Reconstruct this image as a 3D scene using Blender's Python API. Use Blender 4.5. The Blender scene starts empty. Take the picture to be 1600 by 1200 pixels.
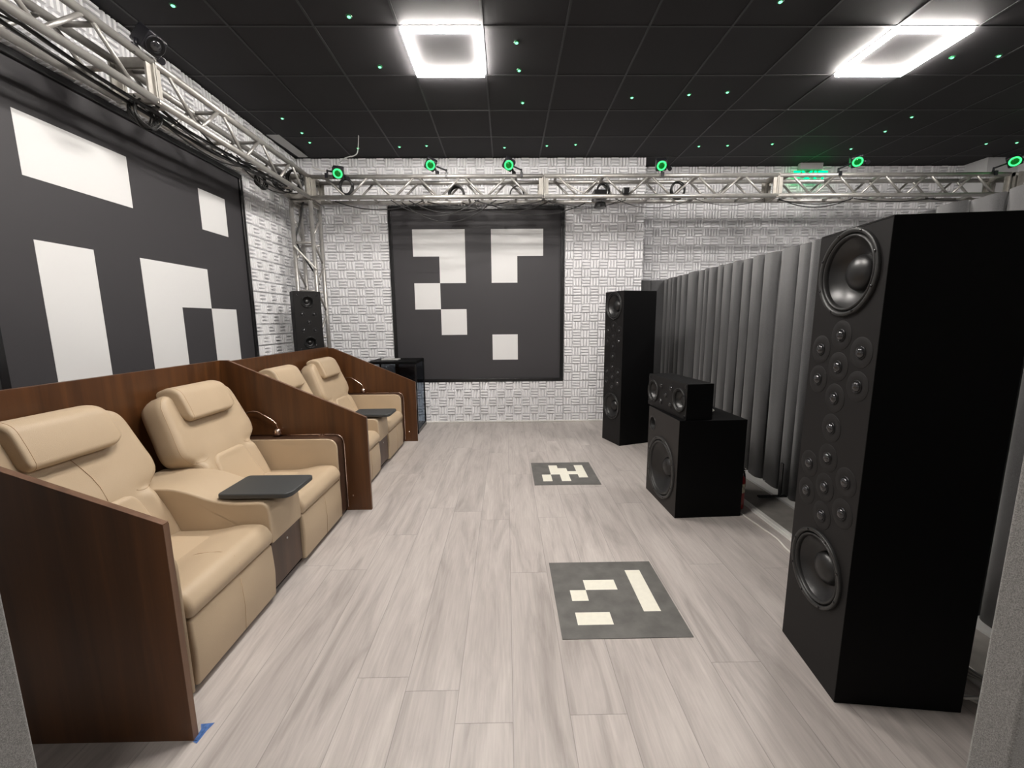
import bpy, math, random
from mathutils import Matrix, Vector
random.seed(7)
PI = math.pi
scene = bpy.context.scene
C = scene.collection

# ------------------------------------------------------------------ camera, world, exposure
H = 1.4063
cam_data = bpy.data.cameras.new('camera')
cam_data.sensor_fit = 'HORIZONTAL'
cam_data.sensor_width = 36.0
cam_data.lens = 647.08 / 1600 * 36.0
cam_data.clip_start = 0.02
cam = bpy.data.objects.new('camera', cam_data)
C.objects.link(cam)
def _cam():
    p, y, r = .1507, .0126, -.0083
    f = Vector((math.sin(y)*math.cos(p), math.cos(y)*math.cos(p), -math.sin(p)))
    rt = Vector((math.cos(y), -math.sin(y), 0)); up = rt.cross(f)
    c, s = math.cos(r), math.sin(r)
    R, U = rt*c + up*s, -rt*s + up*c
    m = Matrix(((R.x, U.x, -f.x, 0), (R.y, U.y, -f.y, 0), (R.z, U.z, -f.z, H), (0, 0, 0, 1)))
    cam.matrix_world = m
_cam()
scene.camera = cam
world = bpy.data.worlds.new('world'); scene.world = world
world.use_nodes = True
world.node_tree.nodes['Background'].inputs[0].default_value = (0.9, 0.93, 1, 1)
world.node_tree.nodes['Background'].inputs[1].default_value = 0.02
scene.view_settings.view_transform = 'Standard'
scene.view_settings.look = 'None'
scene.view_settings.gamma = 1
scene.view_settings.use_curve_mapping = False
scene.view_settings.exposure = 2.72
LAMP = 46.0          # emission of the square ceiling lamps
LAMP_COL = (1.0, 0.945, 0.885)
try:
    scene.cycles.max_bounces = 10; scene.cycles.diffuse_bounces = 6
    scene.cycles.sample_clamp_indirect = 6
except Exception: pass

# ------------------------------------------------------------------ materials
def nt(name):
    m = bpy.data.materials.new(name); m.use_nodes = True
    t = m.node_tree; b = t.nodes['Principled BSDF']
    return m, t, b
def N(t, kind, **kw):
    n = t.nodes.new(kind)
    for k, v in kw.items(): setattr(n, k, v)
    return n
def plain(name, col, rough=.5, metal=0, spec=.5, bump=0, bscale=200, var=0, vscale=4, coat=0, emit=None, es=1):
    m, t, b = nt(name)
    b.inputs['Base Color'].default_value = (*col, 1)
    b.inputs['Roughness'].default_value = rough
    b.inputs['Metallic'].default_value = metal
    b.inputs['Specular IOR Level'].default_value = spec
    if coat: b.inputs['Coat Weight'].default_value = coat
    co = N(t, 'ShaderNodeTexCoord')
    if var:
        n = N(t, 'ShaderNodeTexNoise'); n.inputs['Scale'].default_value = vscale; n.inputs['Detail'].default_value = 4
        t.links.new(co.outputs['Object'], n.inputs['Vector'])
        r = N(t, 'ShaderNodeValToRGB')
        r.color_ramp.elements[0].position = .3; r.color_ramp.elements[1].position = .7
        r.color_ramp.elements[0].color = (*[c*(1-var) for c in col], 1)
        r.color_ramp.elements[1].color = (*[min(1, c*(1+var)) for c in col], 1)
        t.links.new(n.outputs['Fac'], r.inputs['Fac']); t.links.new(r.outputs['Color'], b.inputs['Base Color'])
    if bump:
        n = N(t, 'ShaderNodeTexNoise'); n.inputs['Scale'].default_value = bscale; n.inputs['Detail'].default_value = 3
        t.links.new(co.outputs['Object'], n.inputs['Vector'])
        bp = N(t, 'ShaderNodeBump'); bp.inputs['Strength'].default_value = bump; bp.inputs['Distance'].default_value = .002
        t.links.new(n.outputs['Fac'], bp.inputs['Height']); t.links.new(bp.outputs['Normal'], b.inputs['Normal'])
    if emit:
        b.inputs['Emission Color'].default_value = (*emit, 1); b.inputs['Emission Strength'].default_value = es
    return m
def wood_mat(name, c0, c1, rough=.38):
    m, t, b = nt(name)
    co = N(t, 'ShaderNodeTexCoord'); mp = N(t, 'ShaderNodeMapping')
    mp.inputs['Scale'].default_value = (18, 18, .9)
    t.links.new(co.outputs['Object'], mp.inputs['Vector'])
    n = N(t, 'ShaderNodeTexNoise'); n.inputs['Scale'].default_value = 1; n.inputs['Detail'].default_value = 6; n.inputs['Distortion'].default_value = .6
    t.links.new(mp.outputs['Vector'], n.inputs['Vector'])
    r = N(t, 'ShaderNodeValToRGB')
    r.color_ramp.elements[0].position = .32; r.color_ramp.elements[1].position = .72
    r.color_ramp.elements[0].color = (*c0, 1); r.color_ramp.elements[1].color = (*c1, 1)
    t.links.new(n.outputs['Fac'], r.inputs['Fac'])
    mp2 = N(t, 'ShaderNodeMapping'); mp2.inputs['Scale'].default_value = (180, 180, 5)
    t.links.new(co.outputs['Object'], mp2.inputs['Vector'])
    n2 = N(t, 'ShaderNodeTexNoise'); n2.inputs['Scale'].default_value = 1; n2.inputs['Detail'].default_value = 2
    t.links.new(mp2.outputs['Vector'], n2.inputs['Vector'])
    mx = N(t, 'ShaderNodeMix', data_type='RGBA', blend_type='MULTIPLY'); mx.inputs['Factor'].default_value = .25
    t.links.new(r.outputs['Color'], mx.inputs['A']); t.links.new(n2.outputs['Fac'], mx.inputs['B'])
    t.links.new(mx.outputs['Result'], b.inputs['Base Color'])
    b.inputs['Roughness'].default_value = rough
    return m
def floor_mat():
    m, t, b = nt('laminate planks')
    L = t.links.new
    co = N(t, 'ShaderNodeTexCoord'); sep = N(t, 'ShaderNodeSeparateXYZ'); L(co.outputs['Object'], sep.inputs[0])
    def M(op, a, bb=None, c=None):
        n = N(t, 'ShaderNodeMath', operation=op)
        for i, v in enumerate((a, bb, c)):
            if v is None: continue
            if isinstance(v, (int, float)): n.inputs[i].default_value = v
            else: L(v, n.inputs[i])
        return n.outputs[0]
    W, LEN = .2065, 1.52
    xs = M('DIVIDE', M('SUBTRACT', sep.outputs[0], .010), W)
    ci = M('FLOOR', xs); fx = M('FRACT', xs)
    wn = N(t, 'ShaderNodeTexWhiteNoise', noise_dimensions='1D'); L(ci, wn.inputs['W'])
    ys = M('ADD', M('DIVIDE', sep.outputs[1], LEN), wn.outputs['Value'])
    ri = M('FLOOR', ys); fy = M('FRACT', ys)
    cb = N(t, 'ShaderNodeCombineXYZ'); L(ci, cb.inputs[0]); L(ri, cb.inputs[1])
    w2 = N(t, 'ShaderNodeTexWhiteNoise', noise_dimensions='2D'); L(cb.outputs[0], w2.inputs['Vector'])
    # grain coordinates, shifted per plank
    gx = M('MULTIPLY', sep.outputs[0], 10); gy = M('ADD', M('MULTIPLY', sep.outputs[1], 1.25), M('MULTIPLY', w2.outputs['Value'], 37))
    g = N(t, 'ShaderNodeCombineXYZ'); L(gx, g.inputs[0]); L(gy, g.inputs[1]); L(M('MULTIPLY', ci, 3.7), g.inputs[2])
    n1 = N(t, 'ShaderNodeTexNoise'); n1.inputs['Scale'].default_value = 1; n1.inputs['Detail'].default_value = 8; n1.inputs['Roughness'].default_value = .60; n1.inputs['Distortion'].default_value = 1.1
    L(g.outputs[0], n1.inputs['Vector'])
    r1 = N(t, 'ShaderNodeValToRGB'); e = r1.color_ramp.elements
    e[0].position = .28; e[0].color = (.31, .28, .262, 1); e[1].position = .66; e[1].color = (.49, .45, .425, 1)
    x = r1.color_ramp.elements.new(.48); x.color = (.425, .387, .365, 1)
    L(n1.outputs['Fac'], r1.inputs['Fac'])
    # fine streaks
    g2 = N(t, 'ShaderNodeCombineXYZ'); L(M('MULTIPLY', sep.outputs[0], 105), g2.inputs[0]); L(M('MULTIPLY', gy, 5), g2.inputs[1]); L(ci, g2.inputs[2])
    n2 = N(t, 'ShaderNodeTexNoise'); n2.inputs['Scale'].default_value = 1; n2.inputs['Detail'].default_value = 3; L(g2.outputs[0], n2.inputs['Vector'])
    f2 = M('ADD', M('MULTIPLY', n2.outputs['Fac'], .36), .84)
    pv = M('ADD', M('MULTIPLY', w2.outputs['Value'], .09), .955)
    # seams
    ex = M('MINIMUM', fx, M('SUBTRACT', 1, fx)); ey = M('MULTIPLY', M('MINIMUM', fy, M('SUBTRACT', 1, fy)), LEN/W)
    ed = M('MINIMUM', ex, ey)
    seam = N(t, 'ShaderNodeMapRange'); L(ed, seam.inputs[0]); seam.inputs[1].default_value = .003; seam.inputs[2].default_value = .011
    seam.inputs[3].default_value = .66; seam.inputs[4].default_value = 1
    k = M('MULTIPLY', M('MULTIPLY', f2, pv), seam.outputs[0])
    mx = N(t, 'ShaderNodeVectorMath', operation='SCALE'); L(r1.outputs['Color'], mx.inputs[0]); L(k, mx.inputs['Scale'])
    L(mx.outputs[0], b.inputs['Base Color'])
    b.inputs['Roughness'].default_value = .42; b.inputs['Specular IOR Level'].default_value = .35
    bp = N(t, 'ShaderNodeBump'); bp.inputs['Strength'].default_value = .12; bp.inputs['Distance'].default_value = .003
    L(n2.outputs['Fac'], bp.inputs['Height']); L(bp.outputs['Normal'], b.inputs['Normal'])
    return m
def felt_mat(name, c0, c1, sc=420):
    m, t, b = nt(name)
    co = N(t, 'ShaderNodeTexCoord')
    n = N(t, 'ShaderNodeTexNoise'); n.inputs['Scale'].default_value = sc; n.inputs['Detail'].default_value = 5; n.inputs['Roughness'].default_value = .7
    t.links.new(co.outputs['Object'], n.inputs['Vector'])
    r = N(t, 'ShaderNodeValToRGB'); r.color_ramp.elements[0].position = .33; r.color_ramp.elements[1].position = .68
    r.color_ramp.elements[0].color = (*c0, 1); r.color_ramp.elements[1].color = (*c1, 1)
    t.links.new(n.outputs['Fac'], r.inputs['Fac']); t.links.new(r.outputs['Color'], b.inputs['Base Color'])
    b.inputs['Roughness'].default_value = .95; b.inputs['Specular IOR Level'].default_value = .15
    b.inputs['Sheen Weight'].default_value = .25
    bp = N(t, 'ShaderNodeBump'); bp.inputs['Strength'].default_value = .5; bp.inputs['Distance'].default_value = .002
    t.links.new(n.outputs['Fac'], bp.inputs['Height']); t.links.new(bp.outputs['Normal'], b.inputs['Normal'])
    return m
def emis(name, col, s):
    m = bpy.data.materials.new(name); m.use_nodes = True
    t = m.node_tree; t.nodes.clear()
    e = t.nodes.new('ShaderNodeEmission'); e.inputs[0].default_value = (*col, 1); e.inputs[1].default_value = s
    o = t.nodes.new('ShaderNodeOutputMaterial'); t.links.new(e.outputs[0], o.inputs[0])
    return m
def glass_mat():
    m = bpy.data.materials.new('tinted glass'); m.use_nodes = True
    t = m.node_tree; t.nodes.clear()
    tr = t.nodes.new('ShaderNodeBsdfTransparent'); tr.inputs[0].default_value = (.86, .89, .92, 1)
    gl = t.nodes.new('ShaderNodeBsdfGlossy'); gl.inputs['Roughness'].default_value = .05
    mx = t.nodes.new('ShaderNodeMixShader'); mx.inputs[0].default_value = .06
    o = t.nodes.new('ShaderNodeOutputMaterial')
    t.links.new(tr.outputs[0], mx.inputs[1]); t.links.new(gl.outputs[0], mx.inputs[2]); t.links.new(mx.outputs[0], o.inputs[0])
    return m
M_ = dict(
    floor=floor_mat(),
    vinyl=plain('grey vinyl', (.22, .205, .19), .8, var=.15, vscale=9),
    ceil=plain('black ceiling tile', (.022, .021, .023), .75, spec=.3, bump=.25, bscale=300),
    grid=plain('black grid metal', (.014, .0135, .015), .45, spec=.4),
    wall=plain('white painted wall', (.62, .62, .63), .8),
    darkwall=plain('grey rear wall', (.22, .22, .22), .9),
    foam=plain('white acoustic foam', (.84, .84, .855), .9, spec=.2, bump=.3, bscale=600, var=.04, vscale=6),
    white=plain('white trim', (.72, .71, .68), .6),
    black=plain('satin black lacquer', (.0030, .0030, .0034), .55, spec=.10, bump=.15, bscale=900),
    baffle=plain('dark charcoal baffle', (.0105, .0098, .0100), .55, spec=.2, bump=.15, bscale=900),
    rubber=plain('black rubber', (.019, .019, .019), .42, spec=.45),
    cone=plain('speaker cone', (.010, .010, .0105), .36, spec=.55),
    board=plain('lighter charcoal baffle', (.024, .0215, .0205), .6, spec=.25),  # subwoofer front: lighter version of the baffle colour
    plate=plain('tweeter plate', (.0122, .0115, .0118), .6, spec=.25),
    dome=plain('glossy dome', (.02, .02, .022), .12, spec=.8),
    ring=plain('dark metal ring', (.045, .045, .047), .35, metal=1),
    alu=plain('brushed aluminium', (.40, .388, .37), .42, metal=.65, var=.12, vscale=14),
    plate_alu=plain('dull aluminium plate', (.36, .345, .315), .5, metal=.6, var=.15, vscale=20),
    poster_b=plain('black poster print', (.045, .043, .047), .55, spec=.35, bump=.2, bscale=700),
    poster_w=plain('white poster print', (.70, .70, .70), .6),
    frame=plain('black frame', (.012, .012, .013), .25),
    stone=plain('dark grey slate tile', (.115, .112, .105), .55, var=.22, vscale=11, bump=.2),
    tagw=plain('cream tile', (.78, .76, .66), .5, var=.03, vscale=40),
    wood=wood_mat('walnut veneer', (.064, .024, .0075), (.122, .046, .0135)),
    wood_d=wood_mat('dark walnut veneer', (.052, .026, .015), (.088, .045, .027)),
    edge=wood_mat('walnut edge band', (.12, .058, .032), (.19, .10, .058)),
    tan=plain('tan leather', (.475, .368, .252), .46, spec=.38, bump=.35, bscale=420, var=.03, vscale=5),
    tan2=plain('lighter tan leather', (.505, .393, .270), .46, spec=.38, bump=.35, bscale=420),
    seam=plain('leather seam', (.42, .295, .175), .7),
    gold=plain('rose gold metal', (.78, .60, .50), .22, metal=1),
    tray=plain('charcoal laminate', (.040, .043, .044), .48, bump=.1, bscale=500),
    felt=felt_mat('grey felt', (.042, .042, .044), (.108, .108, .112)),
    felt_d=felt_mat('dark grey felt', (.06, .06, .062), (.14, .14, .142)),
    felt_n=felt_mat('near grey felt', (.085, .083, .08), (.30, .295, .285), 520),
    cable=plain('black cable', (.012, .012, .012), .5),
    cable_w=plain('white cable', (.72, .70, .66), .5),
    cable_g=plain('grey cable', (.35, .35, .35), .5),
    body=plain('camera body', (.012, .012, .016), .35),
    green=emis('green ring light', (.03, 1, .13), .55),
    greenlens=plain('green lit lens', (.0, .05, .01), .15, emit=(0, .5, .03), es=.03),
    star=emis('green ceiling spot', (.20, 1, .40), .42),
    starh=plain('spot housing', (.01, .09, .03), .3),
    lamp=emis('warm white led', LAMP_COL, LAMP),
    lampside=plain('white lamp housing', (.8, .8, .8), .4),
    exitg=emis('exit letters', (.0, 1, .22), .45),
    grey=plain('grey plastic', (.42, .42, .41), .5),
    red=plain('red paint', (.33, .012, .014), .28, coat=.4),
    label=plain('printed label', (.62, .58, .45), .5, var=.4, vscale=60),
    tape=plain('blue masking tape', (.06, .14, .36), .6, var=.35, vscale=80),
    glass=glass_mat(),
)

# ------------------------------------------------------------------ mesh helpers
class MB:
    def __init__(s): s.v = []; s.f = []; s.m = []; s.sm = []
    def add(s, vs, fs, mat=0, smooth=False, T=None):
        o = len(s.v)
        for p in vs:
            p = Vector(p)
            if T is not None: p = T @ p
            s.v.append(tuple(p))
        for f in fs:
            s.f.append([i+o for i in f]); s.m.append(mat); s.sm.append(smooth)
        return s
    def box(s, a, b, mat=0, T=None):
        x0, y0, z0 = a; x1, y1, z1 = b
        vs = [(x0,y0,z0),(x1,y0,z0),(x1,y1,z0),(x0,y1,z0),(x0,y0,z1),(x1,y0,z1),(x1,y1,z1),(x0,y1,z1)]
        fs = [(3,2,1,0),(4,5,6,7),(0,1,5,4),(1,2,6,5),(2,3,7,6),(3,0,4,7)]
        return s.add(vs, fs, mat, False, T)
    def loft(s, rings, mat=0, smooth=True, caps=True, T=None, closed=True):
        n = len(rings[0]); vs = [p for r in rings for p in r]; fs = []
        for i in range(len(rings)-1):
            for j in range(n if closed else n-1):
                k = (j+1) % n
                fs.append((i*n+j, i*n+k, (i+1)*n+k, (i+1)*n+j))
        s.add(vs, fs, mat, smooth, T)
        if caps:
            o = len(s.v) - len(vs)
            s.f.append([o+j for j in range(n)][::-1]); s.m.append(mat); s.sm.append(False)
            s.f.append([o+(len(rings)-1)*n+j for j in range(n)]); s.m.append(mat); s.sm.append(False)
        return s
    def tube(s, path, r, n=8, mat=0, T=None, caps=True):
        P = [Vector(p) for p in path]; rings = []
        up = Vector((0, 0, 1)); prev = None
        for i, p in enumerate(P):
            d = (P[min(i+1, len(P)-1)] - P[max(i-1, 0)]).normalized()
            if prev is None:
                a = d.cross(up)
                if a.length < .05: a = d.cross(Vector((1, 0, 0)))
            else: a = prev - d*prev.dot(d)
            a.normalize(); prev = a; bb = d.cross(a)
            rr = r[i] if isinstance(r, (list, tuple)) else r
            rings.append([tuple(p + a*math.cos(2*PI*k/n)*rr + bb*math.sin(2*PI*k/n)*rr) for k in range(n)])
        return s.loft(rings, mat, True, caps, T)
    def lathe(s, prof, n=40, mat=0, T=None, smooth=True, close_end=True):
        # prof: (r, h) about local z
        rings = [[(r*math.cos(2*PI*k/n), r*math.sin(2*PI*k/n), h) for k in range(n)] for r, h in prof]
        s.loft(rings, mat, smooth, False, T)
        if close_end:
            o = len(s.v) - n; s.f.append([o+k for k in range(n)]); s.m.append(mat); s.sm.append(False)
            o = len(s.v) - n*len(prof); s.f.append([o+k for k in range(n)][::-1]); s.m.append(mat); s.sm.append(False)
        return s
    def prism(s, poly, a, b, axis='y', mat=0, T=None):
        # poly 2D extruded along axis
        def mk(p, h):
            return {'y': (p[0], h, p[1]), 'x': (h, p[0], p[1]), 'z': (p[0], p[1], h)}[axis]
        return s.loft([[mk(p, a) for p in poly], [mk(p, b) for p in poly]], mat, False, True, T)
    def obj(s, name, mats, parent=None, loc=None, rotz=0, bevel=0, seg=3):
        me = bpy.data.meshes.new(name); me.from_pydata(s.v, [], s.f)
        if not isinstance(mats, (list, tuple)): mats = [mats]
        for m in mats: me.materials.append(M_[m])
        me.polygons.foreach_set('material_index', s.m)
        me.polygons.foreach_set('use_smooth', s.sm)
        me.update()
        import bmesh
        bm = bmesh.new(); bm.from_mesh(me); bmesh.ops.recalc_face_normals(bm, faces=bm.faces); bm.to_mesh(me); bm.free()
        o = bpy.data.objects.new(name, me); C.objects.link(o)
        if parent: o.parent = parent
        if loc: o.location = loc
        o.rotation_euler[2] = rotz
        if bevel:
            b = o.modifiers.new('bevel', 'BEVEL'); b.width = bevel; b.segments = seg; b.limit_method = 'ANGLE'; b.angle_limit = math.radians(40)
            b.harden_normals = True
            me.polygons.foreach_set('use_smooth', [True]*len(me.polygons))
        return o
def empty(name, loc, rotz=0):
    o = bpy.data.objects.new(name, None); C.objects.link(o); o.location = loc; o.rotation_euler[2] = rotz
    o.empty_display_size = .1
    return o
def tag(o, label, cat, group=None):
    o['label'] = label; o['category'] = cat
    if group: o['group'] = group
    return o
def struct(o): o['kind'] = 'structure'; return o
def copy_tree(o, parent=None):
    c = o.copy(); C.objects.link(c)
    if parent: c.parent = parent
    for ch in list(o.children): copy_tree(ch, c)
    return c
def rounded(poly, r, n=5):
    # fillet every corner of a closed 2D polygon (r: number or list)
    out = []; L = len(poly)
    for i in range(L):
        p0, p, p1 = Vector(poly[i-1]), Vector(poly[i]), Vector(poly[(i+1) % L])
        rr = r[i] if isinstance(r, (list, tuple)) else r
        if rr <= 0: out.append(tuple(p)); continue
        a, b = (p0-p), (p1-p); d = min(rr, a.length*.49, b.length*.49)
        a.normalize(); b.normalize(); A, B = p+a*d, p+b*d
        for k in range(n+1):
            t = k/n; out.append(tuple(A*(1-t)**2 + p*2*t*(1-t) + B*t*t))
    return out
def area(poly):
    return sum(poly[i-1][0]*poly[i][1]-poly[i][0]*poly[i-1][1] for i in range(len(poly)))/2
def inset(poly, d):
    L = len(poly); sg = 1 if area(poly) > 0 else -1; out = []
    for i in range(L):
        p0, p, p1 = Vector(poly[i-1]), Vector(poly[i]), Vector(poly[(i+1) % L])
        e0 = (p-p0); e1 = (p1-p)
        if e0.length < 1e-7: e0 = e1
        if e1.length < 1e-7: e1 = e0
        e0.normalize(); e1.normalize()
        n = (Vector((-e0.y, e0.x)) + Vector((-e1.y, e1.x)))*sg
        if n.length < 1e-6: out.append(tuple(p)); continue
        n.normalize(); c = max(.5, n.dot(Vector((-e0.y, e0.x))*sg))
        out.append(tuple(p + n*(d/c)))
    return out
def soft_extrude(mb, poly, a, b, r, axis='y', n=4, mat=0, T=None, ra=None):
    # extrusion whose end edges are rounded over by r
    def mk(p, h): return {'y': (p[0], h, p[1]), 'x': (h, p[0], p[1]), 'z': (p[0], p[1], h)}[axis]
    rings = []
    ra = r if ra is None else ra
    for k in range(n+1):
        t = k/n*PI/2
        rings.append([mk(p, a + ra*(1-math.sin(t))) for p in inset(poly, ra*(1-math.cos(PI/2-t)))] if 0 else
                     [mk(p, a + ra*(1-math.sin(t))) for p in inset(poly, ra*(1-math.cos(t)))])
    rings = rings[::-1]
    r2 = []
    for k in range(n+1):
        t = k/n*PI/2
        r2.append([mk(p, b - r*(1-math.sin(PI/2-t))) for p in inset(poly, r*(1-math.cos(PI/2-t)))][:] if 0 else
                  [mk(p, b - r + r*math.sin(t)) for p in inset(poly, r*(1-math.cos(t)))])
    # first end: from inset ring (h=a) to full ring (h=a+ra)
    r1 = [[mk(p, a + ra - ra*math.sin(t)) for p in inset(poly, ra*(1-math.cos(t)))] for t in [PI/2*(n-k)/n for k in range(n+1)]]
    return mb.loft(r1 + r2, mat, True, True, T)
def frame_T(origin, ex, ey, ez):
    ex, ey, ez = Vector(ex), Vector(ey), Vector(ez)
    return Matrix(((ex.x, ey.x, ez.x, origin[0]), (ex.y, ey.y, ez.y, origin[1]), (ex.z, ey.z, ez.z, origin[2]), (0, 0, 0, 1)))

# ------------------------------------------------------------------ room shell
CZ = 3.49
XL, XR, YB, YR, YF = -2.70, 6.37, 5.75, 6.08, -3.6
struct(MB().box((XL-.1, YF-.1, -.1), (1.83, YR+.1, 0)).obj('floor', 'floor'))
struct(MB().box((1.83, YF-.1, -.1), (XR+.4, YR+.1, 0)).obj('floor_vinyl', 'vinyl'))
struct(MB().box((1.80, .95, 0), (1.865, 5.75, .008)).box((1.823, .95, .008), (1.842, 5.75, .014)).obj('trim_1', 'white', bevel=.002))
struct(MB().box((XL-.13, YF-.1, 0), (XL-.03, YB, CZ)).obj('wall_left', 'wall'))
struct(MB().box((XL-.13, YB, 0), (1.74, YB+.1, CZ)).obj('wall_back', 'wall'))
struct(MB().box((1.74, YB, 0), (1.84, YR, CZ)).obj('wall_step', 'foam'))
struct(MB().box((1.74, YR, 0), (XR+.13, YR+.1, CZ)).obj('wall_recess', 'wall'))
struct(MB().box((XR, YB, 0), (XR+.9, YR, CZ)).obj('wall_far_right', 'wall'))
struct(MB().box((XR+.42, YF-.1, 0), (XR+.52, YB, CZ)).obj('wall_right', 'wall'))
struct(MB().box((XL-.13, YF-.1, 0), (XR+.52, YF, CZ)).obj('wall_front', 'darkwall'))
S = .5985; GX, GY = -.7477, 3.307
lamps_at = [(GX, GY), (GX+6*S, GY), (GX, GY-3*S), (GX+2*S, GY-9*S)]
struct(MB().box((XL-.13, YF-.1, CZ), (XR+.52, YR+.1, CZ+.08)).obj('ceiling', 'ceil'))
g = MB()
i = math.ceil((XL-GX)/S)
while GX+i*S < XR+.4:
    x = GX+i*S; g.box((x-.008, YF, CZ-.004), (x+.008, YB if x < 1.84 else YR, CZ)); i += 1
j = math.ceil((YF-GY)/S)
while GY+j*S < YR:
    y = GY+j*S; g.box((XL, y-.008, CZ-.0035), (XR, y+.008, CZ)) if y < YB else g.box((1.85, y-.008, CZ-.0035), (XR, y+.008, CZ)); j += 1
struct(g.obj('trim_2', 'grid'))
struct(MB().box((XL, 5.69, 0), (1.84, 5.75, .022)).obj('baseboard_back', 'white', bevel=.006))
struct(MB().box((1.85, 6.02, 0), (XR, 6.08, .022)).obj('baseboard_recess', 'white', bevel=.006))

# ceiling lamps: slim square LED tubes
def ceiling_lamp(x, y, label, first=[]):
    if first:
        t = copy_tree(first[0]); t.location = (x, y, CZ)
    else:
        t = empty('ceiling_lamp', (x, y, CZ)); first.append(t)
        e = .014; wd = .027; d = .019
        m = MB(); h = MB()
        a, b = e, S-e
        for (p, q) in (((a, a), (b, a+wd)), ((a, b-wd), (b, b)), ((a, a+wd), (a+wd, b-wd)), ((b-wd, a+wd), (b, b-wd))):
            m.box((p[0], p[1], -d-.004), (q[0], q[1], -.004)); h.box((p[0]+.004, p[1]+.004, -.004), (q[0]-.004, q[1]-.004, 0))
        m.obj('light_tube', 'lamp', t); h.obj('mounting_rail', 'lampside', t)
    tag(t, label, 'ceiling lamp', 'square ceiling lamps')
ceiling_lamp(*lamps_at[0], 'glowing square frame ceiling lamp above the beige seats, left of the two')
ceiling_lamp(*lamps_at[1], 'glowing square frame ceiling lamp above the tall speakers, right of the two')
ceiling_lamp(*lamps_at[2], 'square frame ceiling lamp overhead in front of the felt opening')
ceiling_lamp(*lamps_at[3], 'unseen square frame ceiling lamp added behind the felt opening')  # unseen lamp, added to brighten the near felt faces from behind

# ------------------------------------------------------------------ acoustic foam
CELL = .1163
foam_cache = {}
def foam_mesh(nx, nz):
    if (nx, nz) in foam_cache: return foam_cache[(nx, nz)]
    m = MB(); g = .0018
    m.box((g, .0, g), (nx*CELL-g, .018, nz*CELL-g))      # local: x along wall, y into the wall (0 = base front), z up
    k = 3; wv = CELL/k
    for i in range(nx):
        for j in range(nz):
            for q in range(k):
                a0, a1 = .002, CELL-.002
                c = (q+.5)*wv; hw = wv*.375; ht = .036; tw = hw*.68; es = .010
                base = [(a0, c-hw), (a1, c-hw), (a1, c+hw), (a0, c+hw)]
                top = [(a0+es, c-tw), (a1-es, c-tw), (a1-es, c+tw), (a0+es, c+tw)]
                vert = (i+j) % 2 == 0
                def mp(p, d):
                    u, v = (p[1], p[0]) if vert else p
                    return (i*CELL+u, -d, j*CELL+v)
                vs = [mp(p, -.001) for p in base]+[mp(p, ht) for p in top]
                m.add(vs, [(4,5,6,7),(0,1,5,4),(1,2,6,5),(2,3,7,6),(3,0,4,7)])
    o = m.obj('acoustic_foam_panel', 'foam'); me = o.data
    bpy.data.objects.remove(o)
    foam_cache[(nx, nz)] = me
    return me
rows = ['bottom', 'second', 'third', 'fourth', 'fifth', 'top']
def foam(nx, nz, loc, rotz, label, group):
    o = bpy.data.objects.new('acoustic_foam_panel', foam_mesh(nx, nz)); C.objects.link(o)
    o.location = loc; o.rotation_euler[2] = rotz
    tag(o, label, 'acoustic panel', group)
colsB = ['in the left corner', 'left of the poster middle', 'right of the poster middle', 'right of the black poster']
for c in range(4):
    x = XL + c*10*CELL; nx = 10 if c < 3 else 9
    for r in range(6):
        if c in (1, 2) and 1 <= r <= 4: continue
        if c == 0 and r == 0: continue
        foam(nx, 5, (x, YB-.020, r*5*CELL), 0, 'white basket-weave foam panel on back wall %s, %s row' % (colsB[c], rows[r]), 'foam panels on the back wall')
colsR = ['first column after the step', 'second column after the step', 'third column after the step', 'last column before the far corner']
for c in range(4):
    x = 1.84 + (0 if c == 0 else (9 + (c-1)*10)*CELL); nx = 9 if c == 0 else 10
    for r in range(6):
        if r < 3 : continue
        foam(nx, 5, (x, YR-.020, r*5*CELL), 0, 'white foam panel on recessed wall beyond divider, %s, %s row' % (colsR[c], rows[r]), 'foam panels on the recessed wall')
for c in range(4):
    y = 5.69 - (c+1)*10*CELL
    for r in range(1, 6):
        if c in (1, 2) and r < 5: continue
        if c == 3: continue
        foam(10, 5, (XL-.03+.020, y, r*5*CELL), PI/2, 'white basket-weave foam panel on left wall %s, %s row' % (['beside the corner truss', 'above the poster far half', 'above the poster near half'][c], rows[r]), 'foam panels on the left wall')

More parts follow.
